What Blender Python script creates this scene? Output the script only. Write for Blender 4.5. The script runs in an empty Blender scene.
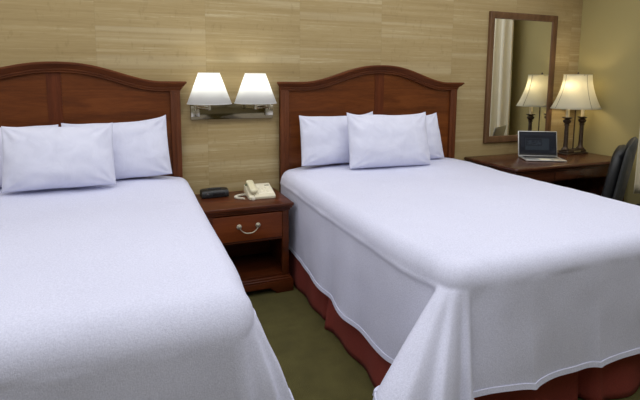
import bpy, bmesh, math, random
from mathutils import Vector, Matrix, noise

scene = bpy.context.scene
col = scene.collection
PI = math.pi
R = math.radians


# ------------------------------------------------------------------ materials
def lin(r, g, b):
    f = lambda c: (c / 255) / 12.92 if c / 255 <= .04045 else ((c / 255 + .055) / 1.055) ** 2.4
    return (f(r), f(g), f(b), 1)


class NT:
    def __init__(self, name):
        self.m = bpy.data.materials.new(name)
        self.m.use_nodes = True
        self.t = self.m.node_tree
        self.b = self.t.nodes['Principled BSDF']
        self.out = self.t.nodes['Material Output']

    def n(self, kind, ins=None, **kw):
        d = self.t.nodes.new(kind)
        for k, v in kw.items():
            setattr(d, k, v)
        for k, v in (ins or {}).items():
            self.set(d, k, v)
        return d

    def set(self, d, k, v):
        if isinstance(v, bpy.types.NodeSocket):
            self.t.links.new(v, d.inputs[k])
        else:
            d.inputs[k].default_value = v

    def p(self, **kw):
        for k, v in kw.items():
            self.set(self.b, k.replace('_', ' '), v)

    def ramp(self, fac, stops):
        d = self.n('ShaderNodeValToRGB', {0: fac})
        e = d.color_ramp.elements
        while len(e) < len(stops):
            e.new(.5)
        for q, (pos, c) in zip(e, stops):
            q.position = pos
            q.color = c
        return d.outputs[0]

    def math(self, op, a, b=0.0, c=0.0):
        return self.n('ShaderNodeMath', {0: a, 1: b, 2: c}, operation=op).outputs[0]

    def coord(self, scale=(1, 1, 1), out='Object'):
        tc = self.n('ShaderNodeTexCoord')
        mp = self.n('ShaderNodeMapping', {'Vector': tc.outputs[out], 'Scale': scale})
        return mp.outputs[0]

    def noise(self, vec, scale, detail=3, rough=.55, dist=0.0):
        return self.n('ShaderNodeTexNoise', {'Vector': vec, 'Scale': scale, 'Detail': detail,
                                             'Roughness': rough, 'Distortion': dist}).outputs[0]

    def mixc(self, fac, a, b, mode='MIX'):
        d = self.n('ShaderNodeMix', data_type='RGBA', blend_type=mode)
        for i, v in ((0, fac), (6, a), (7, b)):
            self.set(d, i, v)
        return d.outputs[2]

    def bump(self, h, strength, dist=.01):
        d = self.n('ShaderNodeBump', {'Height': h, 'Strength': strength, 'Distance': dist})
        self.t.links.new(d.outputs[0], self.b.inputs['Normal'])


def plain(name, rgb, rough=.5, metal=0.0, var=.08, scale=30, bump=0.0, **kw):
    t = NT(name)
    v = t.noise(t.coord(), scale)
    c = lin(*rgb)
    lo = tuple(x * (1 - var) for x in c[:3]) + (1,)
    hi = tuple(min(1, x * (1 + var)) for x in c[:3]) + (1,)
    t.p(Base_Color=t.ramp(v, [(.3, lo), (.7, hi)]), Roughness=rough, Metallic=metal, **kw)
    if bump:
        t.bump(v, bump, .002)
    return t.m


def wood(name, dark, mid, light, axis='x', rough=.34, k=1.0):
    t = NT(name)
    s = {'x': (1.2, 9, 9), 'y': (9, 1.2, 9), 'z': (9, 9, 1.2)}[axis]
    vec = t.coord(tuple(q * k for q in s))
    a = t.noise(vec, 1.6, 4, .6, .6)
    f = t.noise(t.coord(tuple(q * k * 4 for q in s)), 4.0, 3, .6)
    fac = t.math('ADD', t.math('MULTIPLY', a, .75), t.math('MULTIPLY', f, .25))
    t.p(Base_Color=t.ramp(fac, [(.3, lin(*dark)), (.5, lin(*mid)), (.7, lin(*light))]), Roughness=rough)
    t.b.inputs['Specular IOR Level'].default_value = .28 if rough > .3 else .5
    t.bump(f, .05, .002)
    return t.m


M = {}
CH = ((76, 38, 15), (102, 53, 21), (122, 67, 29))
M['panel'] = wood('cherry_panel', *CH, 'x')
M['stile'] = wood('cherry_stile', (70, 33, 15), (92, 44, 21), (110, 55, 28), 'z')
M['rail'] = wood('cherry_rail', (72, 35, 12), (96, 48, 17), (116, 61, 24), 'x', .6)
M['post'] = wood('cherry_post', (70, 34, 12), (92, 46, 17), (110, 58, 24), 'z', .6)
M['ns'] = wood('nightstand_cherry', (56, 25, 11), (80, 37, 16), (100, 49, 23), 'x')
M['nsdrawer'] = wood('nightstand_drawer', (80, 36, 14), (106, 50, 20), (126, 63, 28), 'x')
M['desk'] = wood('desk_mahogany', (48, 24, 14), (72, 38, 22), (92, 52, 32), 'x', .26)
M['frame'] = wood('mirror_frame_wood', (78, 55, 36), (100, 72, 48), (118, 87, 60), 'z', .45)


def wallpaper():
    t = NT('grasscloth_wallpaper')
    tc = t.n('ShaderNodeTexCoord')
    sx = t.n('ShaderNodeSeparateXYZ', {0: tc.outputs['Object']})
    u = t.math('DIVIDE', t.math('ADD', sx.outputs[0], 2.174 + .0), .667)
    idx = t.math('FLOOR', u)
    fr = t.math('FRACT', u)
    wn = t.n('ShaderNodeTexWhiteNoise', {'W': idx}, noise_dimensions='1D').outputs[0]
    zoff = t.math('ADD', sx.outputs[2], t.math('MULTIPLY', wn, 7.3))
    yy = t.math('MULTIPLY', wn, 31.0)

    def vec(a, c):
        return t.n('ShaderNodeCombineXYZ', {0: t.math('MULTIPLY', sx.outputs[0], a * .6), 1: yy,
                                            2: t.math('MULTIPLY', zoff, c)}).outputs[0]
    broad = t.noise(vec(.9, 11), 1.0, 3, .6, .3)
    fine = t.noise(vec(2.2, 75), 1.0, 4, .65, .2)
    slub = t.noise(vec(26, 210), 1.0, 2, .5)
    knots = t.noise(vec(60, 14), 1.0, 2, .6)
    fac = t.math('ADD', t.math('MULTIPLY', broad, .42),
                 t.math('ADD', t.math('MULTIPLY', fine, .42), t.math('MULTIPLY', slub, .16)))
    c = t.ramp(fac, [(.34, lin(150, 129, 87)), (.47, lin(162, 141, 97)), (.56, lin(170, 150, 107)),
                     (.68, lin(200, 186, 152))])
    streak = t.noise(vec(.45, 13), 1.0, 2, .5, .2)
    sk = t.ramp(streak, [(.56, (0, 0, 0, 1)), (.66, (1, 1, 1, 1))])
    c = t.mixc(t.math('MULTIPLY', sk, .30), c, lin(200, 186, 152))
    kn = t.ramp(knots, [(.28, (.72, .70, .62, 1)), (.40, (1, 1, 1, 1))])
    c = t.mixc(.40, c, kn, 'MULTIPLY')
    tint = t.n('ShaderNodeMix', {0: wn, 6: (.97, .97, .96, 1), 7: (1.02, 1.02, 1.02, 1)}, data_type='RGBA').outputs[2]
    c = t.mixc(1.0, c, tint, 'MULTIPLY')
    seam = t.math('LESS_THAN', fr, .006)
    c = t.mixc(t.math('MULTIPLY', seam, .14), c, lin(95, 82, 50))
    t.p(Base_Color=c, Roughness=.8)
    t.bump(t.math('ADD', fine, t.math('MULTIPLY', slub, .6)), .18, .004)
    return t.m


M['wallpaper'] = wallpaper()
M['paint'] = plain('olive_beige_paint', (164, 151, 101), .75, var=.02, scale=120, bump=.05)
M['ceilpaint'] = plain('ceiling_white', (225, 222, 212), .85, var=.02, scale=80, bump=.08)


def carpet():
    t = NT('olive_carpet')
    v = t.coord()
    a = t.noise(v, 260, 2, .6)
    b = t.noise(v, 9, 4, .6)
    f = t.math('ADD', t.math('MULTIPLY', a, .75), t.math('MULTIPLY', b, .25))
    t.p(Base_Color=t.ramp(f, [(.32, lin(56, 51, 20)), (.5, lin(84, 78, 36)), (.68, lin(112, 105, 58))]), Roughness=.95)
    t.bump(a, .6, .006)
    return t.m


M['carpet'] = carpet()


def spread_mat():
    t = NT('white_matelasse')
    v = t.coord()
    a = t.noise(v, 330, 2, .6)
    b = t.noise(t.coord((1, 1, .6)), 260, 3, .6, .8)
    c = t.noise(v, 2.5, 3)
    h = t.math('ADD', t.math('MULTIPLY', a, .6), b)
    e = t.noise(v, 190, 2, .6)
    f = t.math('ADD', t.math('MULTIPLY', c, .15), t.math('MULTIPLY', e, .85))
    t.p(Base_Color=t.ramp(f, [(.35, lin(200, 202, 223)), (.65, lin(215, 217, 237))]), Roughness=.9)
    t.bump(h, .5, .003)
    return t.m


M['spread'] = spread_mat()


def linen():
    t = NT('white_pillow_cotton')
    v = t.coord()
    a = t.noise(v, 420, 2)
    b = t.noise(v, 9, 3, .6, 1.2)
    t.p(Base_Color=t.ramp(b, [(.3, lin(207, 209, 227)), (.7, lin(216, 218, 235))]), Roughness=.85)
    t.bump(t.math('ADD', t.math('MULTIPLY', a, .1), t.math('MULTIPLY', b, 1.0)), .22, .012)
    return t.m


M['linen'] = linen()
M['skirt'] = plain('burgundy_skirt_cloth', (126, 50, 40), .9, var=.12, scale=160, bump=.2)
M['ticking'] = plain('mattress_ticking', (215, 213, 208), .9, var=.04)
M['nickel'] = plain('brushed_nickel', (196, 190, 172), .24, 1.0, var=.05, scale=60)
M['plate'] = plain('nickel_plate', (124, 114, 88), .12, 1.0, var=.06, scale=40)
M['pewter'] = plain('antique_pewter', (186, 180, 160), .34, 1.0, var=.15, scale=90)
M['black'] = plain('black_plastic', (20, 20, 22), .38, var=.1)
M['darkgrey'] = plain('dark_grey_plastic', (52, 52, 54), .45, var=.1)
M['cream'] = plain('cream_plastic', (214, 207, 182), .42, var=.03)
M['cream2'] = plain('cream_plastic_keys', (226, 220, 198), .45, var=.03)
M['handsetm'] = plain('handset_plastic', (214, 207, 176), .38, var=.03)
M['cordm'] = plain('phone_cord_plastic', (212, 206, 188), .5, var=.04)
M['lcd'] = plain('lcd_window', (46, 52, 44), .2, var=.05)
M['green'] = plain('message_lamp_lens', (52, 96, 56), .3, var=.08)
M['alu'] = plain('aluminium', (196, 196, 194), .36, .85, var=.03)
M['bronze'] = plain('dark_bronze', (74, 61, 50), .42, .55, var=.3, scale=45, bump=.2)
M['candle'] = plain('candle_sleeve_ivory', (222, 210, 178), .6, var=.03)
M['seamm'] = plain('shade_trim', (120, 110, 84), .8, var=.05)
M['leather'] = plain('black_leather', (20, 21, 23), .48, var=.15, scale=50, bump=.25)
M['greyvinyl'] = plain('charcoal_vinyl', (46, 48, 48), .55, var=.1, scale=50, bump=.2)
M['curtainm'] = plain('ivory_drape', (226, 218, 194), .9, var=.03, scale=200, bump=.1)
M['heater'] = plain('dark_brown_metal', (38, 30, 24), .5, var=.1)
M['keys'] = plain('keyboard_black', (34, 34, 36), .6, var=.1)

t = NT('mirror_silver')
t.p(Base_Color=t.ramp(t.noise(t.coord(), 3), [(0, (.86, .87, .85, 1)), (1, (.88, .89, .87, 1))]), Metallic=1.0, Roughness=.01)
M['mirror'] = t.m


def shade_mat(name, rgb, trans, w=.62):
    t = NT(name)
    v = t.noise(t.coord((1, 1, 1)), 220, 2)
    c = lin(*rgb)
    cc = t.ramp(v, [(.3, tuple(x * .96 for x in c[:3]) + (1,)), (.7, c)])
    d = t.n('ShaderNodeBsdfDiffuse', {'Color': cc})
    tr = t.n('ShaderNodeBsdfTranslucent', {'Color': lin(*trans)})
    mx = t.n('ShaderNodeMixShader', {0: w, 1: d.outputs[0], 2: tr.outputs[0]})
    t.t.links.new(mx.outputs[0], t.out.inputs[0])
    return t.m


M['sconceshade'] = shade_mat('white_frosted_shade', (240, 240, 238), (250, 250, 246), .5)
M['lampshade'] = shade_mat('cream_lamp_shade', (226, 221, 200), (216, 213, 196), .5)


def screen_mat():
    t = NT('laptop_screen')
    tc = t.n('ShaderNodeTexCoord')
    s = t.n('ShaderNodeSeparateXYZ', {0: tc.outputs['Generated']})
    x, z = s.outputs[0], s.outputs[2]

    def rect(x0, x1, z0, z1):
        a = t.math('MULTIPLY', t.math('GREATER_THAN', x, x0), t.math('LESS_THAN', x, x1))
        b = t.math('MULTIPLY', t.math('GREATER_THAN', z, z0), t.math('LESS_THAN', z, z1))
        return t.math('MULTIPLY', a, b)
    c = t.ramp(t.noise(t.coord(), 8), [(.35, lin(22, 26, 36)), (.65, lin(32, 38, 50))])
    c = t.mixc(rect(0.02, .98, .86, .97), c, lin(44, 50, 62))
    c = t.mixc(rect(.15, .82, .16, .72), c, lin(56, 66, 76))
    c = t.mixc(rect(.17, .62, .36, .70), c, lin(34, 40, 50))
    pic = t.ramp(t.noise(t.coord((1, 1, 2)), 40), [(.4, lin(30, 36, 46)), (.6, lin(64, 74, 86))])
    c = t.mixc(rect(.20, .60, .40, .62), c, pic)
    c = t.mixc(rect(.03, .12, .30, .80), c, lin(40, 46, 58))
    t.p(Base_Color=(.01, .01, .012, 1), Roughness=.12, Emission_Color=c, Emission_Strength=.42)
    return t.m


M['screen'] = screen_mat()
t = NT('clock_display')
t.p(Base_Color=(.012, .012, .013, 1), Roughness=.08)
M['display'] = t.m


# ------------------------------------------------------------------ mesh kit
class G:
    """collects shapes; build() links them as ONE mesh object"""
    def __init__(self):
        self.bm = bmesh.new()

    def _merge(self, b, mat=None):
        me = bpy.data.meshes.new('tmp')
        if mat is not None:
            b.transform(mat)
        b.to_mesh(me)
        b.free()
        self.bm.from_mesh(me)
        bpy.data.meshes.remove(me)

    def box(self, lo, hi, bev=.003, seg=2, mat=None):
        b = bmesh.new()
        bmesh.ops.create_cube(b, size=1)
        s = [hi[i] - lo[i] for i in range(3)]
        c = [(hi[i] + lo[i]) / 2 for i in range(3)]
        b.transform(Matrix.Translation(c) @ Matrix.Diagonal((*s, 1)))
        if bev:
            bmesh.ops.bevel(b, geom=b.edges[:], offset=min(bev, min(s) * .45), segments=seg, profile=.5, affect='EDGES')
        self._merge(b, mat)
        return self

    def lathe(self, prof, n=32, mat=None, cap=True):
        b = bmesh.new()
        rings = []
        for r, z in prof:
            rings.append([b.verts.new((r * math.cos(2 * PI * i / n), r * math.sin(2 * PI * i / n), z)) for i in range(n)])
        for a, c in zip(rings, rings[1:]):
            for i in range(n):
                j = (i + 1) % n
                b.faces.new((a[i], a[j], c[j], c[i]))
        if cap:
            b.faces.new(rings[0][::-1])
            b.faces.new(rings[-1])
        self._merge(b, mat)
        return self

    def tube(self, pts, r, n=10, mat=None, closed=False):
        b = bmesh.new()
        pts = [Vector(p) for p in pts]
        rs = r if isinstance(r, (list, tuple)) else [r] * len(pts)
        rings = []
        up = None
        for i, p in enumerate(pts):
            if closed:
                d = pts[(i + 1) % len(pts)] - pts[i - 1]
            else:
                d = pts[min(i + 1, len(pts) - 1)] - pts[max(i - 1, 0)]
            d.normalize()
            if up is None:
                up = Vector((0, 0, 1)) if abs(d.z) < .9 else Vector((1, 0, 0))
            x = d.cross(up).normalized()
            up = x.cross(d).normalized()
            rings.append([b.verts.new(p + (x * math.cos(2 * PI * k / n) + up * math.sin(2 * PI * k / n)) * rs[i]) for k in range(n)])
        pairs = list(zip(rings, rings[1:])) + ([(rings[-1], rings[0])] if closed else [])
        for a, c in pairs:
            for k in range(n):
                j = (k + 1) % n
                b.faces.new((a[k], a[j], c[j], c[k]))
        if not closed:
            b.faces.new(rings[0][::-1])
            b.faces.new(rings[-1])
        self._merge(b, mat)
        return self

    def grid(self, f, nu, nv, closeu=False, mat=None):
        b = bmesh.new()
        V = [[b.verts.new(f(i / (nu if closeu else nu), j / nv)) for j in range(nv + 1)] for i in range(nu if closeu else nu + 1)]
        for i in range(nu):
            i2 = (i + 1) % nu if closeu else i + 1
            for j in range(nv):
                b.faces.new((V[i][j], V[i2][j], V[i2][j + 1], V[i][j + 1]))
        self._merge(b, mat)
        return self

    def prism(self, poly, axis, lo, hi, bev=0, mat=None):
        """poly: 2-D outline, extruded along axis from lo to hi"""
        b = bmesh.new()
        def P(u, v, w):
            return {'x': (w, u, v), 'y': (u, w, v), 'z': (u, v, w)}[axis]
        A = [b.verts.new(P(u, v, lo)) for u, v in poly]
        B = [b.verts.new(P(u, v, hi)) for u, v in poly]
        n = len(poly)
        b.faces.new(A)
        b.faces.new(B[::-1])
        for i in range(n):
            b.faces.new((A[i], A[(i + 1) % n], B[(i + 1) % n], B[i]))
        bmesh.ops.recalc_face_normals(b, faces=b.faces[:])
        if bev:
            es = [e for e in b.edges if e.calc_face_angle(0) > .5]
            bmesh.ops.bevel(b, geom=es, offset=bev, segments=2, profile=.5, affect='EDGES')
        self._merge(b, mat)
        return self

    def build(self, name, mat, parent=None, smooth=40, recalc=True):
        if recalc:
            bmesh.ops.recalc_face_normals(self.bm, faces=self.bm.faces[:])
        me = bpy.data.meshes.new(name)
        self.bm.to_mesh(me)
        self.bm.free()
        me.materials.append(mat)
        for p in me.polygons:
            p.use_smooth = True
        if smooth is not None:
            me.set_sharp_from_angle(angle=R(smooth))
        o = bpy.data.objects.new(name, me)
        col.objects.link(o)
        if parent is not None:
            o.parent = parent
        return o


def tag(o, label=None, cat=None, group=None, kind=None):
    for k, v in (('label', label), ('category', cat), ('group', group), ('kind', kind)):
        if v:
            o[k] = v
    return o


def empty(name, loc, rz=0, label=None, cat=None, group=None):
    o = bpy.data.objects.new(name, None)
    o.empty_display_size = .1
    col.objects.link(o)
    o.location = loc
    o.rotation_euler = (0, 0, rz)
    return tag(o, label, cat, group)


def copy_tree(o, parent=None):
    c = o.copy()
    col.objects.link(c)
    if parent is not None:
        c.parent = parent
    for ch in list(o.children):
        copy_tree(ch, c)
    return c


# ------------------------------------------------------------------ the setting
WY = 3.26          # back wall
WX = 3.95          # right wall
LX, FY, CZ = -2.3, -2.6, 2.5
struct = lambda g, n, m: tag(g.build(n, m), kind='structure')
struct(G().box((LX - .1, FY - .1, -.1), (WX + .1, WY + .1, 0), 0), 'floor', M['carpet'])
struct(G().box((LX - .1, FY - .1, CZ), (WX + .1, WY + .1, CZ + .1), 0), 'ceiling', M['ceilpaint'])
struct(G().box((LX - .1, WY, 0), (WX + .1, WY + .1, CZ), 0), 'wall_back', M['wallpaper'])
struct(G().box((WX, FY, 0), (WX + .1, WY, CZ), 0), 'wall_right', M['paint'])
struct(G().box((LX - .1, FY, 0), (LX, WY, CZ), 0), 'wall_left', M['ceilpaint'])
struct(G().box((LX - .1, FY - .1, 0), (WX + .1, FY, CZ), 0), 'wall_front', M['ceilpaint'])

# ------------------------------------------------------------------ beds
BED_X = (-.447, 1.757)
HW = .761            # half width of the post-to-post headboard


CROWN = [.128, .055]


def crown(u):        # height of the headboard's top line over its flat shoulders
    u = min(1, abs(u - CROWN[1] * (1 - u * u)))
    if u > .80:
        return 0.0
    return CROWN[0] * (.5 + .5 * math.cos(PI * (u / .80) ** 1.12))


def make_bed(short=0.0):
    root = empty('queen_bed', (0, 0, 0))
    hb = G()
    # headboard, front face at local y = 0 (wall is behind at +.065)
    ztop = 1.308
    N = 60
    # panel board
    def board(x0, x1, y, m, name, parent, off):
        g = G()
        n = 30
        poly = [(x0, .02), (x1, .02)]
        for i in range(n + 1):
            x = x1 + (x0 - x1) * i / n
            poly.append((x, ztop + crown(x / .80) + off - .012))
        g.prism(poly, 'y', y, y + .02)
        return g.build(name, m, parent)
    head = board(-HW, HW, .022, M['panel'], 'headboard', root, .02)
    board(.0, .078, .0185, M['stile'], 'center_stile', head, .01)
    # cornice: a moulded profile swept along the top line
    prof = [(.040, -.062), (.006, -.062), (.0, -.058), (.003, -.052), (-.002, -.049), (-.006, -.043), (-.004, -.038),
            (-.010, -.033), (-.020, -.026), (-.031, -.014), (-.036, -.011), (-.037, -.002), (-.033, .002), (.040, .002)]
    g = G()
    def sweep(u, v):
        k = v * len(prof)
        y, z = prof[int(round(k)) % len(prof)]
        s = 2 * u - 1
        out = max(0, -y)
        hw = HW + .002 + out
        return (s * hw, y, ztop + .046 + z + crown(s))
    g.grid(sweep, 2 * N, len(prof))
    # end caps
    for s in (-1, 1):
        vs = [g.bm.verts.new((s * (HW + .002 + max(0, -y)), y, ztop + .046 + z)) for y, z in prof]
        g.bm.faces.new(vs if s < 0 else vs[::-1])
    bmesh.ops.remove_doubles(g.bm, verts=g.bm.verts[:], dist=1e-5)
    g.build('cornice', M['rail'], head)
    for s in (-1, 1):
        g = G()
        x1, x0 = s * HW, s * (HW - .062)
        a, b = min(x0, x1), max(x0, x1)
        g.box((a, 0, 0), (b, .045, ztop - .012), .004)
        g.box((s * (HW - .030) - .008, -.004, .5), (s * (HW - .030) + .008, .01, ztop - .03), .003)
        g.build('post', M['post'], head)
    # box spring and mattress under the bedspread (local y runs from the headboard, -y toward the foot)
    def slab(hw, y0, y1, z0, z1, r, rnd, name):
        g = G()
        prof = [(rnd * (1 - math.sin(R(18 * i))), z0 + rnd * (1 - math.cos(R(18 * i)))) for i in range(6)]
        prof += [(rnd * (1 - math.cos(R(18 * i))), z1 - rnd * (1 - math.sin(R(18 * i)))) for i in range(6)]
        rings = []
        for o, z in prof:
            ring = []
            for cx, cy, a in ((hw - r, y0 + r, -90), (hw - r, y1 - r, 0), (-hw + r, y1 - r, 90), (-hw + r, y0 + r, 180)):
                for i in range(9):
                    q = R(a + i * 11.25)
                    ring.append(g.bm.verts.new((cx + (r - o) * math.cos(q), cy + (r - o) * math.sin(q), z)))
            rings.append(ring)
        for a, b in zip(rings, rings[1:]):
            for i in range(len(a)):
                j = (i + 1) % len(a)
                g.bm.faces.new((a[i], a[j], b[j], b[i]))
        g.bm.faces.new(rings[0][::-1])
        g.bm.faces.new(rings[-1])
        return g.build(name, M['ticking'], root)
    slab(.735, -1.82 + short, -.02, .2, .43, .16, .03, 'box_spring')
    slab(.730, -1.83 + short, -.02, .432, .70, .20, .08, 'mattress')
    # pleated skirt round three sides
    g = G()
    L0 = -.04
    L1 = -1.85 + short
    hw = .733
    per = [(-hw, L0), (-hw, L1), (hw, L1), (hw, L0)]
    seg = [abs(L1 - L0), 2 * hw, abs(L1 - L0)]
    tot = sum(seg)
    splits = (.46 * seg[0], .985 * seg[0], seg[0] + .02, seg[0] + .5 * seg[1], seg[0] + seg[1] - .02,
              seg[0] + seg[1] + .02, seg[0] + seg[1] + .54 * seg[2])
    def skirt(u, v):
        s = u * tot
        if s <= seg[0]:
            p, nrm = Vector((-hw, L0 - s, 0)), Vector((-1, 0, 0))
        elif s <= seg[0] + seg[1]:
            p, nrm = Vector((-hw + s - seg[0], L1, 0)), Vector((0, -1, 0))
        else:
            p, nrm = Vector((hw, L1 + (s - seg[0] - seg[1]), 0)), Vector((1, 0, 0))
        # rounded corners
        for ce, cn in (((-hw, L1), (-.7, -.7)), ((hw, L1), (.7, -.7))):
            d = abs(s - (seg[0] if ce[0] < 0 else seg[0] + seg[1]))
            if d < .06:
                k = 1 - d / .06
                nrm = (nrm * (1 - .5 * k) + Vector((*cn, 0)) * .5 * k)
                p = p - Vector((*cn, 0)) * .05 * k
        out = .010 + .030 * v
        w = noise.noise(Vector((s * 3.1, 2.7, 0)))
        out += .022 * v * w + .006 * v * math.sin(s * 23)
        for q in splits:
            d = (s - q) / .022
            out -= .05 * math.exp(-d * d) * (.25 + .75 * v)
            d2 = (s - q - .055) / .03
            out += .022 * math.exp(-d2 * d2) * v
        # a fuller bulge of cloth in the middle of the foot side
        d = (s - seg[0] - .92) / .16
        out += .05 * v * math.exp(-d * d)
        z = .43 - (.424 + .0) * v
        return p + nrm * out + Vector((0, 0, z))
    g.grid(skirt, 420, 14)
    o = g.build('bed_skirt', M['skirt'], root, smooth=None, recalc=False)
    md = o.modifiers.new('t', 'SOLIDIFY')
    md.thickness = .004
    md.offset = 1
    return root


bed = make_bed()
tag(bed, 'queen bed with arched cherry headboard, right of the nightstand beside the desk', 'bed', 'queen beds with arched headboards')
bed.location = (BED_X[1], 3.195, 0)
CROWN[:] = [.112, .085]
bed2 = tag(make_bed(.08), None, 'bed', 'queen beds with arched headboards')
bed2.location = (BED_X[0], 3.195, 0)
bed2['label'] = 'queen bed with arched cherry headboard, left of the nightstand, cut off by frame edge'


# ------------------------------------------------------------------ bedspreads
def make_bedspread(cx, label, seed, corner=.245, hwi_=.70, soft=.055, blen=1.925, rf=.085):
    hwi, r_ = hwi_, .085
    zt = .722           # head line to foot line
    y0 = 3.175
    bi = blen - rf
    Ls, Lf = .565, .535
    na, nb = 260, 220
    amax, bmax = hwi + Ls, bi + Lf
    def nz(x, y, z=0):
        return noise.noise(Vector((x, y, z + seed * 7.7)))
    def fn(u, v):
        a = (2 * u - 1) * amax
        b = v * bmax
        sg = 1 if a >= 0 else -1
        da, db = max(0, abs(a) - hwi), max(0, b - bi)
        px, py = max(-hwi, min(hwi, a)), min(b, bi)
        z = zt + .004 * nz(a * 3, b * 3) + .003 * nz(a * 9, b * 9)
        # raised a little where the pillows are tucked
        hb_ = max(0, min(1, (.62 - b) / .42))
        z += .030 * hb_ * hb_ * (3 - 2 * hb_) * (1 - .7 * (abs(px) / hwi) ** 6)
        # soft mattress corner
        cr = math.exp(-(max(0, hwi - abs(px)) ** 2 + max(0, bi - py) ** 2) / .15 ** 2)
        tt = max(0, math.hypot(da, db) - r_ * PI / 2)
        kf = max(0, 1 - tt / .50)
        kf = kf * kf * (3 - 2 * kf)
        pull = soft * cr * kf
        px -= pull * (1 if px > 0 else -1)
        py -= pull
        z -= .4 * soft * cr * kf
        # gently domed top
        z += .008 * (1 - (px / hwi) ** 2)
        if da == 0 and db == 0:
            return Vector((cx + px, y0 - py, z))
        if da > 0 and db > 0:
            d = (da ** 2.6 + db ** 2.6) ** (1 / 2.6)
            ph = math.atan2(db, da)
        elif da > 0:
            d, ph = da, 0.0
        else:
            d, ph = db, PI / 2
        dx, dy = math.cos(ph), math.sin(ph)
        r = r_ + (rf - r_) * (ph / (PI / 2))
        q = r * PI / 2
        if d < q:
            out, dn = r * math.sin(d / r), r * (1 - math.cos(d / r))
        else:
            t = d - q
            s_ = (b if da > 0 and db == 0 else 0) + (a if db > 0 and da == 0 else 0)
            fl = .055 + .05 * math.sin(ph * 2)
            out, dn = r + fl * t, r + t * math.sqrt(1 - fl * fl)
            w = min(1.0, t / .42) ** 1.25
            near = max(.12, min(1, (b - .42) / .25)) if ph < .01 else 1
            w *= near
            out -= fl * t * (1 - near)
            F = math.sin(PI * (ph / (PI / 2)) ** .5)
            wc = min(1.0, t / .42) ** .9
            out += corner * wc * (F - .30 * math.exp(-((ph - R(64)) / R(9)) ** 2) - .14 * math.exp(-((ph - R(38)) / R(5)) ** 2) + .10 * math.sin(6 * ph))
            dn -= (.05 + .10 * max(0, 1 - ph / R(70))) * wc * max(0, F)
            # soft hanging folds along the straight sides
            if ph < .01:
                out += w * (.020 * nz(b * 2.4, 1.3) + .010 * nz(b * 6, 4.1) + .009 * math.sin(b * 17 + seed))
            elif ph > PI / 2 - .01:
                out += w * (.020 * nz(a * 2.2, 8.3) + .010 * nz(a * 6, 2.1) + .007 * math.sin(a * 13 + seed))
            else:
                k = 1 - F
                out += w * k * (.020 * nz(bi * 2.4, 1.3) * (ph < PI / 4) + .020 * nz(hwi * 2.2 * sg, 8.3) * (ph > PI / 4))
            out += .004 * nz(a * 7, b * 7, 3)
            # uneven hem
            dn += w * .012 * nz(s_ * 2.0, 5.5, 1)
            if ph < .01:
                dn -= .055 * w * max(0, 1 - (bi - b) / .35) ** 2
            if ph > PI / 2 - .01:
                dn += .022 * w * (.35 + a / hwi)
                # a few crisp hanging creases on the foot side
                for a0, amp, wd in ((-.42, .016, .035), (-.06, .012, .03), (.33, .014, .04)):
                    k = math.exp(-abs(a - a0) / wd)
                    out += amp * w * k
                    dn += .006 * w * k
            # pulled creases where the corner is gathered
            if .01 < ph < PI / 2 - .01:
                for p0, amp in ((12, .008), (30, .022), (47, .022)):
                    out += amp * wc * math.exp(-abs(ph - R(p0)) / R(5))
        out += .006 * max(0, 1 - ph / .5) * math.exp(-((d - q - .012) / .011) ** 2)
        # lifted a little under the pillows
        z = max(.012, z - dn)
        return Vector((cx + px + sg * dx * out, y0 - py - dy * out, z))
    g = G()
    g.grid(fn, na, nb)
    o = g.build('bedspread', M['spread'], None, smooth=None)
    md = o.modifiers.new('t', 'SOLIDIFY')
    md.thickness = .006
    md.offset = -1
    tag(o, label, 'bedspread', 'white textured bedspreads')
    # stitched hem: a folded band running round the three hanging edges
    hem = G()
    path = []
    n = 400
    path += [fn(0, j / n) for j in range(n + 1)]
    path += [fn(i / n, 1) for i in range(1, n + 1)]
    path += [fn(1, 1 - j / n) for j in range(1, n + 1)]
    inner = []
    e = .018
    path2 = [fn(e / 2.6, min(j / n, 1 - e / bmax)) for j in range(n + 1)]
    path2 += [fn(min(max(i / n, e / 2.6), 1 - e / 2.6), 1 - e / bmax) for i in range(1, n + 1)]
    path2 += [fn(1 - e / 2.6, min(1 - j / n, 1 - e / bmax)) for j in range(1, n + 1)]
    b = hem.bm
    rings = []
    for i, (p, q) in enumerate(zip(path, path2)):
        t = (path[min(i + 1, len(path) - 1)] - path[max(i - 1, 0)]).normalized()
        w = (q - p)
        if w.length < 1e-5:
            w = Vector((0, 0, .02))
        nn = t.cross(w).normalized()
        # outward = away from the bed's middle
        if nn.dot(p - Vector((cx, 2.3, p.z))) < 0:
            nn = -nn
        rings.append([b.verts.new(p + nn * .0055 - w * .12), b.verts.new(q + nn * .0035), b.verts.new(q - nn * .010), b.verts.new(p - nn * .012 - w * .12)])
    for a, c in zip(rings, rings[1:]):
        for k in range(4):
            b.faces.new((a[k], a[(k + 1) % 4], c[(k + 1) % 4], c[k]))
    b.faces.new(rings[0])
    b.faces.new(rings[-1])
    hem.build('hem', M['spread'], o, smooth=60)
    return o


make_bedspread(1.772, 'white textured bedspread draped over the bed beside the desk', 1)
make_bedspread(-.445, 'white textured bedspread draped over the bed cut off by left edge', 2, .065, .715, .012, 1.865, .13)


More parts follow.
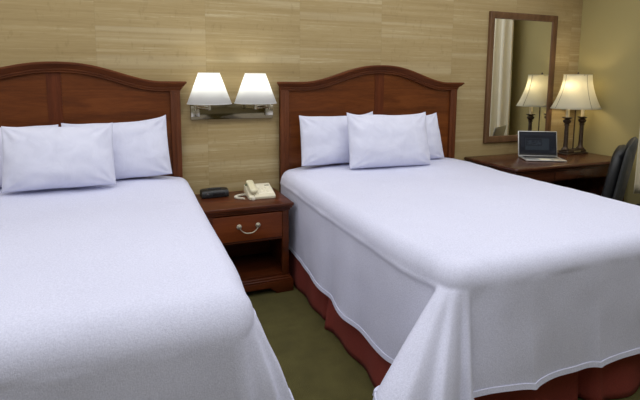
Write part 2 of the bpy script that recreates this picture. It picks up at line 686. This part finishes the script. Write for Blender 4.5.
# ------------------------------------------------------------------ pillows
def make_pillow(cx, yb, zb, yt, zt, w, th, label, seed, roll=0.0, yaw=0.0, ears=(1, 1), taper=.01):
    """bottom seam at (yb, zb), top seam at (yt, zt); ears: how far the two top corners stick up"""
    h = math.hypot(yt - yb, zt - zb)
    ang = math.atan2(yt - yb, zt - zb)          # lean back from the vertical
    def nz(a, b, c):
        return noise.noise(Vector((a, b, c + seed * 5.3)))
    n, m = 44, 34
    def side(sgn):
        def f(i, j):
            u, v = 2 * i - 1, 2 * j - 1
            # denser sampling near edges
            u = math.sin(u * PI / 2) * .55 + u * .45
            v = math.sin(v * PI / 2) * .55 + v * .45
            e = max(0, (1 - abs(u) ** 2.6)) ** .58 * max(0, (1 - abs(v) ** 2.6)) ** (.60 if v > 0 else .44)
            x = u * w / 2 * (1 - .022 * (1 - v * v)) * (1 - taper * v)
            z = v * h / 2 * (1 - .045 * (1 - u * u) * (1 if v > 0 else .2))
            ear = max(0, v) ** 3 * abs(u) ** 6
            z += ear * .010 * (ears[0] if u < 0 else ears[1])
            # the filling sags: the belly is fuller below the middle
            t = th / 2 * e * (1.05 - .22 * v)
            edge = 1 - e
            wr = .008 * nz(u * 2.3, v * 2.3, 1) + .0045 * nz(u * 6, v * 5, 2) * (.4 + edge)
            # creases running in from the corners
            for cu, cv in ((-1, 1), (1, 1), (-1, -1), (1, -1)):
                du, dv = u - cu, v - cv
                rr = math.hypot(du, dv * .7)
                th_ = math.atan2(dv, du)
                wr += .006 * math.exp(-(rr / .45) ** 2) * math.sin(th_ * 11 + seed) * min(1, rr * 4)
            y = -sgn * (t + wr * min(1, e * 3)) + .006 * nz(u * 1.5, v * 1.5, 9)
            z += .006 * nz(u * 2.2, v * 2.2, 5) * (1 - e)
            return Vector((x, y, z))
        return f
    g = G()
    g.grid(side(1), n, m)
    g.grid(side(-1), n, m)
    bmesh.ops.remove_doubles(g.bm, verts=g.bm.verts[:], dist=1e-5)
    mat = Matrix.Translation((cx, (yb + yt) / 2, (zb + zt) / 2)) @ Matrix.Rotation(yaw, 4, 'Z') @ Matrix.Rotation(-ang, 4, 'X') @ Matrix.Rotation(roll, 4, 'Y')
    o = g.build('pillow', M['linen'], None, smooth=None)
    o.matrix_world = mat
    md = o.modifiers.new('s', 'SUBSURF')
    md.levels = md.render_levels = 1
    return tag(o, label, 'pillow', 'white bed pillows')


PT = 'white pillow '
make_pillow(1.402, 3.055, .770, 3.120, 1.120, .60, .14, PT + 'standing against headboard of desk-side bed, on its nightstand side', 1, R(-.5), ears=(1, 2))
make_pillow(1.990, 3.055, .748, 3.120, 1.095, .60, .14, PT + 'standing against headboard of desk-side bed, on its desk side', 2, R(-2.5), taper=.05, ears=(1.5, 1.5))
make_pillow(1.722, 2.875, .757, 2.960, 1.132, .660, .16, PT + 'propped in front of the other two on the desk-side bed', 3, R(.8), ears=(1.5, 1.5))
make_pillow(-.070, 3.055, 0.762, 3.120, 1.115, .60, .14, PT + 'standing against headboard of left bed, on its nightstand side', 4, R(-2.5), ears=(1, 2.5))
make_pillow(-.690, 3.055, 0.762, 3.120, 1.105, .62, .14, PT + 'against headboard of left bed, mostly hidden, cut by left frame edge', 5, ears=(1, .3))
make_pillow(-.362, 2.875, .770, 2.960, 1.112, .555, .16, PT + 'propped in front of the other two on the left bed', 6, R(-.3))


# ------------------------------------------------------------------ nightstand
def make_nightstand():
    t = empty('nightstand', (.668, 3.235, 0), 0, 'cherry wood nightstand with one drawer and open shelf between the beds', 'nightstand')
    H, hw, d = .59, .289, .445
    g = G()
    g.box((-hw, -d, H - .022), (hw, 0, H), .005, 3)
    g.box((-hw + .009, -d + .010, H - .036), (hw - .009, 0, H - .020), .006, 3)
    g.box((-hw + .018, -d + .020, H - .052), (hw - .018, 0, H - .034), .007, 3)
    g.build('top', M['ns'], t)
    b = G()
    cw, cd = .262, .415
    for s in (-1, 1):
        a, c = sorted((s * cw, s * (cw - .018)))
        b.box((a, -cd, .03), (c, 0, H - .05), .002)               # side boards
        a, c = sorted((s * cw, s * (cw - .045)))
        b.box((a, -cd - .004, .09), (c, -cd + .03, H - .05), .004)  # front stiles
    b.box((-cw + .01, -.018, .05), (cw - .01, -.004, H - .05), .001)  # back board
    b.box((-cw + .03, -cd, .352), (cw - .03, -.01, .364), .002)    # divider
    b.build('case', M['ns'], t)
    G().box((-cw + .012, -cd + .004, .100), (cw - .012, -.012, .118), .002).build('shelf', M['ns'], t)
    p = G()
    # plinth with bracket feet
    hwp, dp = .284, .445
    out = [(-hwp, .0), (-hwp, .080), (hwp, .080), (hwp, 0), (hwp - .115, 0), (hwp - .125, .018), (hwp - .14, .024),
           (hwp - .155, .040), (-hwp + .155, .040), (-hwp + .14, .024), (-hwp + .125, .018), (-hwp + .115, 0)]
    p.prism(out, 'y', -dp, -dp + .022, .003)
    for s in (-1, 1):
        a, c = sorted((s * hwp, s * (hwp - .022)))
        p.box((a, -dp + .01, 0), (c, 0, .08), .003)
    p.box((-hwp + .006, -dp + .006, .078), (hwp - .006, 0, .093), .006, 3)
    p.box((-hwp + .016, -dp + .016, .091), (hwp - .016, 0, .104), .005, 3)
    p.build('plinth', M['ns'], t)
    dr = G().box((-cw + .037, -cd - .008, .368), (cw - .047, -cd + .012, .532), .004, 3)
    dr = dr.build('drawer', M['nsdrawer'], t)
    # bail pull
    h = G()
    zc, y = .462, -cd - .008
    for s in (-1, 1):
        mt = Matrix.Translation((s * .060 - .004, y, zc)) @ Matrix.Rotation(PI / 2, 4, 'X')
        h.lathe([(.0150, 0), (.0155, .002), (.013, .005), (.010, .006), (.0085, .012), (.010, .016), (.007, .020), (.002, .021)], 20, mt)
        for k in range(8):
            a = 2 * PI * k / 8
            h.lathe([(.0048, -.001), (.0045, .004), (.002, .006)], 8, Matrix.Translation((s * .060 - .004 + 0.0125 * math.cos(a), y, zc + 0.0125 * math.sin(a))) @ Matrix.Rotation(PI / 2, 4, 'X'))
    pts = []
    for i in range(25):
        q = -1 + 2 * i / 24
        x = q * .060
        z = zc - .004 - .036 * (1 - abs(q) ** 2.6)
        yy = y - .016 - .006 * (1 - q * q)
        pts.append((x - .004, yy, z))
    h.tube(pts, [0.0024 + .0018 * (1 - abs(-1 + 2 * i / 24)) for i in range(25)], 10)
    h.build('bail_pull', M['pewter'], dr)
    return t


make_nightstand()
NT_Z = .59


# ------------------------------------------------------------------ alarm clock
def make_clock():
    t = empty('alarm_clock', (.508, 3.125, NT_Z), R(3), 'black rectangular alarm clock radio on nightstand beside the telephone', 'alarm clock')
    def sect(u):
        return 1 - .10 * abs(2 * u - 1) ** 3
    prof = [(-.045, .004), (-.047, .010), (-.040, .040), (-.034, .048), (-.020, .053), (.030, .056), (.045, .050), (.048, .030), (.048, .006), (.044, .003), (-.030, .003)]
    g = G()
    n = len(prof)
    def f(u, v):
        y, z = prof[int(round(v * n)) % n]
        k = sect(u)
        return ((2 * u - 1) * .088, y * k, .003 + (z - .003) * k)
    g.grid(f, 16, n)
    for u in (0, 1):
        vs = [g.bm.verts.new(f(u, i / n)) for i in range(n)]
        g.bm.faces.new(vs)
    bmesh.ops.remove_doubles(g.bm, verts=g.bm.verts[:], dist=1e-5)
    body = g.build('body', M['black'], t, smooth=50)
    G().box((-.02, -.0475, .015), (.060, -.0395, .036), .002).build('display', M['display'], t)
    k = G()
    k.lathe([(.009, 0), (.009, .006), (.006, .008)], 16, Matrix.Translation((-.052, -.041, .026)) @ Matrix.Rotation(PI / 2, 4, 'X'))
    k.build('dial', M['darkgrey'], t)
    G().box((-.045, -.012, .054), (.045, .012, .0600), .003).build('snooze_bar', M['darkgrey'], t)
    for sx in (-1, 1):
        for sy in (-1, 1):
            G().lathe([(.006, 0), (.006, .004)], 10, Matrix.Translation((sx * .07, sy * .03, 0))).build('foot_pad', M['black'], t)


make_clock()


# ------------------------------------------------------------------ telephone
def make_phone():
    t = empty('telephone', (.795, 3.040, NT_Z), R(-2), 'cream desk telephone with coiled cord on nightstand beside the black clock', 'telephone')
    # wedge body: front low, back high
    w, d = .088, .095
    prof = [(-d, .0), (-d - .002, .018), (-d + .010, .028), (d - .012, .066), (d, .060), (d, .0)]
    G().prism(prof, 'x', -w, w, .004).build('base', M['cream'], t)
    sl = math.atan2(.038, 2 * d - .022)
    T = lambda x, y: Matrix.Translation((x, y, .028 + (y + d - .010) * math.tan(sl))) @ Matrix.Rotation(sl, 4, 'X')
    # face plate and keys at the handset's side
    G().box((-.022, -.078, -.001), (.082, .082, .0025), .002, mat=T(0, 0)).build('face_plate', M['cream2'], t)
    for r in range(4):
        for c in range(3):
            G().box((-.008, -.006, 0), (.008, .006, .006), .002, mat=T(.002 + c * .021, -.052 + r * .019)).build('key', M['cream2'], t)
    G().box((-.016, -.005, 0), (.016, .005, .0035), .001, mat=T(.060, .045)).build('lcd_window', M['lcd'], t)
    G().box((-.006, -.010, 0), (.006, .010, .006), .002, mat=T(-.078, .070)).build('message_light', M['green'], t)
    # handset lying along the base
    h = G()
    m = T(-.055, 0)
    pts, rs = [], []
    for i in range(17):
        q = -1 + 2 * i / 16
        pts.append((0, q * .100, .030 + .010 * (1 - q * q)))
        rs.append(.0165)
    def hs(u, v):
        q = -1 + 2 * u
        a = 2 * PI * v
        e = (1 - abs(q) ** 10) ** .5 if abs(q) < 1 else 0.0
        wx = (.024 + .003 * abs(q) ** 2) * e
        hz = (.010 + .008 * max(0, (abs(q) - .55) / .45) ** .6) * e
        zc = .024 + .004 * (1 - q * q) - .005 * max(0, (abs(q) - .55) / .45)
        ca, sa = math.cos(a), math.sin(a)
        sq = lambda c: math.copysign(abs(c) ** .6, c)
        return (wx * sq(ca), q * .088, zc + hz * sq(sa))
    h.grid(lambda v, u: hs(u, v), 20, 36, closeu=True, mat=m)
    bmesh.ops.remove_doubles(h.bm, verts=h.bm.verts[:], dist=1e-6)
    hand = h.build('handset', M['handsetm'], t)
    # coiled cord: from the handset's end, loops on the nightstand, back to the base
    def path(s):
        a = R(-55) + s * R(330)
        cx, cy = -.118, -.020
        return Vector((cx + .048 * math.cos(a), cy + .052 * math.sin(a) + .008 * math.sin(2 * a), .008))
    pts = []
    turns, n = 34, 34 * 10
    for i in range(n + 1):
        s = i / n
        p = path(s)
        q = path(min(1, s + .004)) - path(max(0, s - .004))
        q.normalize()
        x = q.cross(Vector((0, 0, 1)))
        a = 2 * PI * turns * s
        pts.append(p + x * .0062 * math.cos(a) + Vector((0, 0, .0062 * math.sin(a))))
    c = G()
    c.tube(pts, .0027, 6)
    e0 = path(1)
    c.tube([path(0), path(0) + Vector((.020, -.004, .0)), Vector((-.066, -.085, .006)), Vector((-.056, -.088, .018)), Vector((-.054, -.092, .034))], .003, 8)
    c.lathe([(.010, 0), (.011, .010), (.006, .018)], 12, Matrix.Translation((-.062, -.098, .001)))
    c.build('coiled_cord', M['cordm'], t)


make_phone()


# ------------------------------------------------------------------ wall sconce
def point_light(name, loc, watts, rgb, radius):
    l = bpy.data.lights.new(name, 'POINT')
    l.energy = watts
    l.color = rgb
    l.shadow_soft_size = radius
    o = bpy.data.objects.new(name, l)
    o.location = loc
    col.objects.link(o)
    return o


def make_sconce():
    t = empty('wall_sconce', (.665, WY, 1.10), 0, 'twin swing-arm wall sconce with lit white shades on nickel plate between the headboards', 'wall lamp')
    G().box((-.285, -.026, 0), (.285, -.001, .106), .003).build('backplate', M['plate'], t)
    for s, cx in ((-1, -.180), (1, .124)):
        cy = -.165
        a = G()
        px = s * .255
        # wall pivot block and vertical rod
        a.box((px - .028, -.040, .020), (px + .028, -.024, .092), .003)
        a.lathe([(.008, .062), (.008, .112), (.006, .116)], 14, Matrix.Translation((px, -.052, 0)))
        a.box((px - .008, -.052, .070), (px + .008, -.030, .082), .002)
        for zz in (.080, .095):
            a.tube([(px, -.052, zz), ((px + cx) / 2 + s * .02, -.11, zz), (cx, cy, zz)], .0048, 10)
        a.lathe([(.010, .072), (.011, .078), (.0085, .084), (.0085, .112), (.013, .116), (.016, .122), (.016, .150), (.012, .155)], 18, Matrix.Translation((cx, cy, 0)))
        arm = a.build('swing_arm', M['nickel'], t)
        sh = G()
        r0, r1, z0, z1 = .141, .068, .114, .310
        sh.lathe([(r0, z0), (r1, z1)], 64, Matrix.Translation((cx, cy, 0)), cap=False)
        o = sh.build('lamp_shade', M['sconceshade'], t, smooth=60)
        md = o.modifiers.new('t', 'SOLIDIFY')
        md.thickness = .0025
        md.offset = -1
        for r, z in ((r0, z0), (r1, z1)):
            rim = G()
            rim.tube([(cx + r * math.cos(2 * PI * i / 64), cy + r * math.sin(2 * PI * i / 64), z) for i in range(64)], .002, 6, closed=True)
            rim.build('rim', M['sconceshade'], o)
        point_light('sconce_bulb', (t.location.x + cx, WY + cy, 1.10 + .242), 1.35, (1, .99, .97), .022)


make_sconce()


# ------------------------------------------------------------------ mirror
def make_mirror():
    x0, x1, z0, z1 = 2.862, 3.628, .83, 1.955
    t = empty('framed_mirror', ((x0 + x1) / 2, WY, z0), 0, 'tall wall mirror in plain brown wooden frame above the desk', 'mirror')
    w, h = (x1 - x0) / 2, z1 - z0
    fw = .058
    # moulded frame: profile swept round the rectangle with mitred corners
    prof = [(0, -.001), (0, -.024), (.006, -.030), (.020, -.030), (.034, -.024), (.050, -.020), (fw, -.012), (fw, -.001)]
    g = G()
    cor = [(-1, 0), (1, 0), (1, 1), (-1, 1)]
    rings = []
    for sx, sz in cor:
        ring = []
        for o, y in prof:
            x = sx * (w - o)
            z = o if sz == 0 else h - o
            ring.append(g.bm.verts.new((x, y, z)))
        rings.append(ring)
    for i in range(4):
        a, b = rings[i], rings[(i + 1) % 4]
        for k in range(len(prof)):
            j = (k + 1) % len(prof)
            g.bm.faces.new((a[k], b[k], b[j], a[j]))
    g.build('frame', M['frame'], t, smooth=25)
    G().box((-w + fw - .006, -.012, fw - .006), (w - fw + .006, -.004, h - fw + .006), 0).build('mirror_glass', M['mirror'], t)


make_mirror()


# ------------------------------------------------------------------ desk
DZ = .722
def make_desk():
    x0, x1, y0, y1 = 2.645, 3.905, 2.635, 3.245
    t = empty('desk', (x0, y0, 0), 0, 'mahogany writing desk under the mirror holding laptop and table lamp', 'desk')
    L, D = x1 - x0, y1 - y0
    g = G()
    def rr(o, r):
        pts = []
        for cx, cy, a in ((L - r - o, r + o, -90), (L - r - o, D - r - o, 0), (r + o, D - r - o, 90), (r + o, r + o, 180)):
            for i in range(6):
                q = R(a + i * 18)
                pts.append((cx + r * math.cos(q), cy + r * math.sin(q)))
        return pts
    prof = [(.016, DZ - .040), (.014, DZ - .030), (.004, DZ - .026), (0, DZ - .018), (0, DZ - .008), (.004, DZ - .002), (.010, DZ)]
    rings = [[g.bm.verts.new((x, y, z)) for x, y in rr(o, .02)] for o, z in prof]
    for a, b in zip(rings, rings[1:]):
        n = len(a)
        for i in range(n):
            g.bm.faces.new((a[i], a[(i + 1) % n], b[(i + 1) % n], b[i]))
    g.bm.faces.new(rings[0][::-1])
    g.bm.faces.new(rings[-1])
    g.build('desktop', M['desk'], t, smooth=50)
    a = G().box((.03, .035, DZ - .13), (L - .03, .055, DZ - .04), .003)
    a = a.build('apron', M['desk'], t)
    G().box((.42, .022, DZ - .118), (.84, .036, DZ - .05), .003).build('drawer', M['desk'], t)
    for q in (.02, L - .05):
        G().box((q, .03, .0), (q + .03, D - .01, DZ - .04), .003).build('side_panel', M['desk'], t)
    G().box((.04, D - .04, .25), (L - .04, D - .022, DZ - .04), .002).build('modesty_panel', M['desk'], t)


make_desk()


# ------------------------------------------------------------------ laptop
def make_laptop():
    rz = R(-29)
    t = empty('laptop', (3.172, 2.898, DZ), rz, 'open silver laptop with dark screen on the desk', 'laptop')
    w, d = .160, .110
    bs = G().box((-w, -d, .003), (w, d, .014), .004, 3)
    for sx in (-1, 1):
        for sy in (-1, 1):
            bs.lathe([(.007, 0), (.007, .004)], 10, Matrix.Translation((sx * .15, sy * .1, 0)))
    base = bs.build('base', M['alu'], t)
    k = G()
    for r in range(5):
        for c in range(13):
            k.box((-.136 + c * .021, .012 + r * .0175 - .012, .0138), (-.136 + c * .021 + .019, .012 + r * .0175 + .003, .0152), .0005, 1)
    k.build('keyboard', M['keys'], t)
    G().box((-.045, -.105, .0135), (.045, -.030, .0146), .001).build('trackpad', M['cream2'], t)
    # lid hinged at the back, tilted a little
    lid = G()
    mt = Matrix.Translation((0, d - .004, .013)) @ Matrix.Rotation(R(-13), 4, 'X')
    H = .214
    lid.box((-w, -.003, .0), (w, .004, H), .003, 3, mat=mt)
    lid = lid.build('lid', M['alu'], t)
    G().box((-w + .007, -.0044, .007), (w - .007, -.0028, H - .005), 0, mat=mt).build('bezel', M['black'], lid)
    sc = G().box((-w + .014, -.0012, .022), (w - .014, -.0002, H - .012), 0)
    o = sc.build('screen', M['screen'], lid)
    o.matrix_local = mt @ Matrix.Translation((0, -.0042, 0))


make_laptop()


# ------------------------------------------------------------------ table lamp
def make_lamp():
    lx, ly = 3.704, 3.050
    t = empty('table_lamp', (lx, ly, DZ), R(5), 'lit table lamp with bell shade on two dark candlestick columns', 'table lamp')
    b = G()
    b.box((-.145, -.055, 0), (.145, .055, .014), .006, 3)
    b.box((-.132, -.046, .013), (.132, .046, .036), .010, 4)
    b.box((-.120, -.036, .034), (.120, .036, .042), .004, 2)
    b.build('base', M['bronze'], t)
    G().box((-.045, -.0475, .017), (.045, -.044, .031), .003, 2).build('base_plaque', M['pewter'], t)
    for s in (-1, 1):
        x = s * .104
        m = Matrix.Translation((x, 0, .040))
        pr = [(.026, 0), (.028, .006), (.022, .014), (.017, .020), (.015, .034), (.0135, .12), (.0125, .215), (.017, .220), (.017, .228),
              (.013, .232), (.019, .240), (.026, .252), (.027, .262), (.019, .270), (.015, .274), (.022, .280), (.032, .286), (.033, .291), (.016, .293)]
        pr = [(q * 1.28, z) for q, z in pr]
        G().lathe(pr, 28, m).build('column', M['bronze'], t)
        G().lathe([(.0145, .330), (.0145, .455), (.010, .457)], 20, Matrix.Translation((x, 0, 0))).build('candle_sleeve', M['candle'], t)
    st = G()
    st.lathe([(.010, .040), (.006, .05), (.0052, .10), (.0052, .712), (.003, .714)], 14)
    st.tube([(-.104, 0, .452), (-.05, 0, .480), (0, 0, .486), (.05, 0, .480), (.104, 0, .452)], .005, 8)
    for k in range(3):
        a = 2 * PI * k / 3
        st.tube([(0, 0, .705), (.120 * math.cos(a), .120 * math.sin(a), .702)], .002, 6)
    st.build('stem', M['bronze'], t)
    # bell shade with four panel seams
    z0, z1 = .410, .706
    rad = lambda q: .126 + .097 * (1 - q) ** 1.75
    OV = Matrix.Diagonal((1.05, .82, 1, 1))
    g = G()
    prof = [(rad(i / 20), z0 + (z1 - z0) * i / 20) for i in range(21)]
    g.lathe(prof, 72, cap=False)
    g.bm.transform(OV)
    sh = g.build('lamp_shade', M['lampshade'], t, smooth=80)
    md = sh.modifiers.new('t', 'SOLIDIFY')
    md.thickness = .002
    md.offset = -1
    view = math.atan2(-ly, -lx) - R(5)        # panels face the room as in the photo
    for k in (45, 135, 225, 315):
        a = view + R(k)
        rb = G()
        rb.tube([((rad(i / 20) + .0008) * math.cos(a), (rad(i / 20) + .0008) * math.sin(a), z0 + (z1 - z0) * i / 20) for i in range(21)], .0021, 6)
        rb.bm.transform(OV)
        rb.build('shade_seam', M['seamm'], sh)
    for r, z in ((rad(0), z0), (rad(1), z1)):
        rb = G()
        rb.tube([(r * math.cos(2 * PI * i / 72), r * math.sin(2 * PI * i / 72), z) for i in range(72)], .0030, 6, closed=True)
        rb.bm.transform(OV)
        rb.build('shade_rim', M['lampshade'], sh)
    G().lathe([(.004, .710), (.008, .715), (.009, .721), (.004, .728), (.001, .732)], 14).build('finial', M['bronze'], t)
    for s in (-1, 1):
        p = Matrix.Translation((lx, ly, DZ)) @ Matrix.Rotation(R(5), 4, 'Z') @ Vector((s * .104, 0, .555))
        G().lathe([(.009, .457), (.012, .47), (.018, .50), (.017, .52), (.009, .545), (.002, .552)], 16, Matrix.Translation((s * .104, 0, 0))).build('bulb', M['bulbglass'], t)
        point_light('lamp_bulb', p + Vector((0, 0, .045)), 2.1, (1, .84, .60), .04)


t = NT('lamp_bulb_glass')
t.p(Base_Color=(.9, .88, .8, 1), Roughness=.4, Emission_Color=(1, .85, .6, 1), Emission_Strength=2.0)
M['bulbglass'] = t.m
make_lamp()


# ------------------------------------------------------------------ office chair
def make_chair():
    t = empty('office_chair', (3.055, 2.435, 0), R(35), 'black leather office chair pulled up to the desk', 'chair')
    # local frame: the chair faces +y
    def slab(name, w, h, th, mt, mat, pw=3.0, bulge=.0, taper=0.0):
        g = G()
        def side(sg):
            def f(i, j):
                u, v = 2 * i - 1, 2 * j - 1
                u = math.sin(u * PI / 2) * .6 + u * .4
                v = math.sin(v * PI / 2) * .6 + v * .4
                e = max(0, 1 - abs(u) ** 5) ** .45 * max(0, 1 - abs(v) ** 5) ** .45
                # superellipse outline
                k = 1 / max(1e-6, (abs(u) ** pw + abs(v) ** pw) ** (1 / pw)) * max(abs(u), abs(v)) if (u or v) else 1
                x, z = u * k * w / 2 * (1 - taper * v), v * k * h / 2
                return (x, sg * th / 2 * (.25 + .75 * e) * (1 if e > 0 else 0) + bulge * (u * u), z)
            return f
        g.grid(side(1), 24, 24)
        g.grid(side(-1), 24, 24)
        bmesh.ops.remove_doubles(g.bm, verts=g.bm.verts[:], dist=1e-5)
        g.bm.transform(mt)
        o = g.build(name, mat, t, smooth=60)
        return o
    lean = R(9)
    mb = Matrix.Translation((0, -.265, .690)) @ Matrix.Rotation(lean, 4, 'X')
    slab('backrest', .47, .56, .085, mb @ Matrix.Translation((0, .045, -.045)), M['leather'], 3.2, .030, .03)
    slab('back_shell', .50, .60, .05, mb @ Matrix.Translation((0, -.006, .005)), M['greyvinyl'], 3.0, .030, .04)
    slab('seat', .50, .50, .10, Matrix.Translation((0, 0, .455)) @ Matrix.Rotation(R(90), 4, 'X'), M['leather'], 4, 0)
    G().tube([(0, -.05, .40), (0, -.15, .40), (0, -.215, .44), (0, -.245, .56)], .02, 10).build('back_bracket', M['black'], t)
    G().lathe([(.05, .40), (.03, .38), (.025, .20), (.035, .19), (.035, .08)], 18).build('gas_column', M['black'], t)
    for k in range(5):
        an = 2 * PI * k / 5 + .3
        c, s = math.cos(an), math.sin(an)
        l = G().tube([(0, 0, .095), (.15 * c, .15 * s, .085), (.28 * c, .28 * s, .070)], [.028, .022, .016], 10).build('leg', M['black'], t)
        w = G()
        for q in (-.014, .014):
            w.lathe([(.026, -.009), (.028, -.006), (.028, .006), (.026, .009)], 18,
                    Matrix.Translation((.28 * c - s * q, .28 * s + c * q, .0285)) @ Matrix.Rotation(an, 4, 'Z') @ Matrix.Rotation(PI / 2, 4, 'X'))
        w.build('caster', M['black'], l)


make_chair()


# ------------------------------------------------------------------ curtain and heater cabinet on the right wall
def make_curtain():
    y0, y1, zb, zt = 2.53, .95, .462, 2.36
    t = empty('curtain', (3.80, y0, zb), 0, 'ivory pleated curtain at the right frame edge, also seen in the mirror', 'curtain')
    g = G()
    L = y0 - y1
    def f(u, v):
        s = u * L
        a = .040 + .008 * math.sin(s * 3)
        x = a * math.sin(2 * PI * s / .135 + .6 * math.sin(s * 5)) * (.85 + .15 * (1 - v))
        return (x + .006 * math.sin(v * 5 + s * 9), -s + .012 * math.sin(4 * PI * s / .135), v * (zt - zb))
    g.grid(f, 240, 24)
    o = g.build('drape', M['curtainm'], t, smooth=None)
    md = o.modifiers.new('t', 'SOLIDIFY')
    md.thickness = .003
    r = G().tube([(0.0, .10, zt - zb + .03), (0, -L - .1, zt - zb + .03)], .014, 14)
    for y in (.06, -L - .06):
        r.tube([(0, y, zt - zb + .03), (.148, y, zt - zb + .03)], .008, 10)
    r.build('curtain_rod', M['bronze'], t)
    c = empty('heater_cabinet', (3.945, 1.75, 0), 0, 'dark low heater cabinet on the floor under the ivory curtain', 'heater')
    b = G().box((-.20, -.72, .02), (0, .72, .40), .01, 3)
    b.box((-.19, -.71, 0), (-.01, .71, .03), .002)
    b.build('body', M['heater'], c)
    s = G()
    for k in range(16):
        s.box((-.17 + k * .0095, -.6, .398), (-.166 + k * .0095, .6, .405), 0)
    s.build('grille', M['heater'], c)


make_curtain()


# ------------------------------------------------------------------ light
def area(name, loc, rot, sx, sy, watts, rgb):
    l = bpy.data.lights.new(name, 'AREA')
    l.shape = 'RECTANGLE'
    l.size, l.size_y = sx, sy
    l.energy = watts
    l.color = rgb
    o = bpy.data.objects.new(name, l)
    o.location = loc
    o.rotation_euler = rot
    col.objects.link(o)
    return o


area('ceiling_bounce_fill', (.85, 1.25, 2.46), (0, 0, 0), 5.4, 3.6, 116, (.96, .975, 1.0))  # added unseen fill light, imitates flash bounced off the ceiling; no fixture here

w = bpy.data.worlds.new('room_world')
w.use_nodes = True
w.node_tree.nodes['Background'].inputs[0].default_value = (.55, .62, .75, 1)
w.node_tree.nodes['Background'].inputs[1].default_value = .3
scene.world = w

# ------------------------------------------------------------------ camera
f_, yaw, pitch, roll = 471.58, .38562, .12430, .0063
cyo = -61.88
r0 = Vector((math.cos(yaw), -math.sin(yaw), 0))
f0 = Vector((math.sin(yaw), math.cos(yaw), 0))
u0 = Vector((0, 0, 1))
f2 = f0 * math.cos(pitch) - u0 * math.sin(pitch)
u2 = u0 * math.cos(pitch) + f0 * math.sin(pitch)
c, s = math.cos(roll), math.sin(roll)
right = r0 * c + u2 * s
up = u2 * c - r0 * s
cam = bpy.data.cameras.new('camera')
cam.sensor_fit = 'HORIZONTAL'
cam.sensor_width = 36
cam.lens = f_ / 640 * 36
cam.shift_y = cyo / 640
cam.clip_start = .05
co = bpy.data.objects.new('camera', cam)
co.matrix_world = Matrix(((right.x, up.x, -f2.x, 0), (right.y, up.y, -f2.y, 0), (right.z, up.z, -f2.z, 1.375), (0, 0, 0, 1)))
col.objects.link(co)
scene.camera = co

vs = scene.view_settings
vs.view_transform = 'Standard'
vs.look = 'None'
vs.exposure = -0.2
vs.gamma = 1.0
vs.use_curve_mapping = False
scene.cycles.use_denoising = True
scene.cycles.max_bounces = 10
scene.cycles.diffuse_bounces = 6
scene.cycles.sample_clamp_indirect = 8
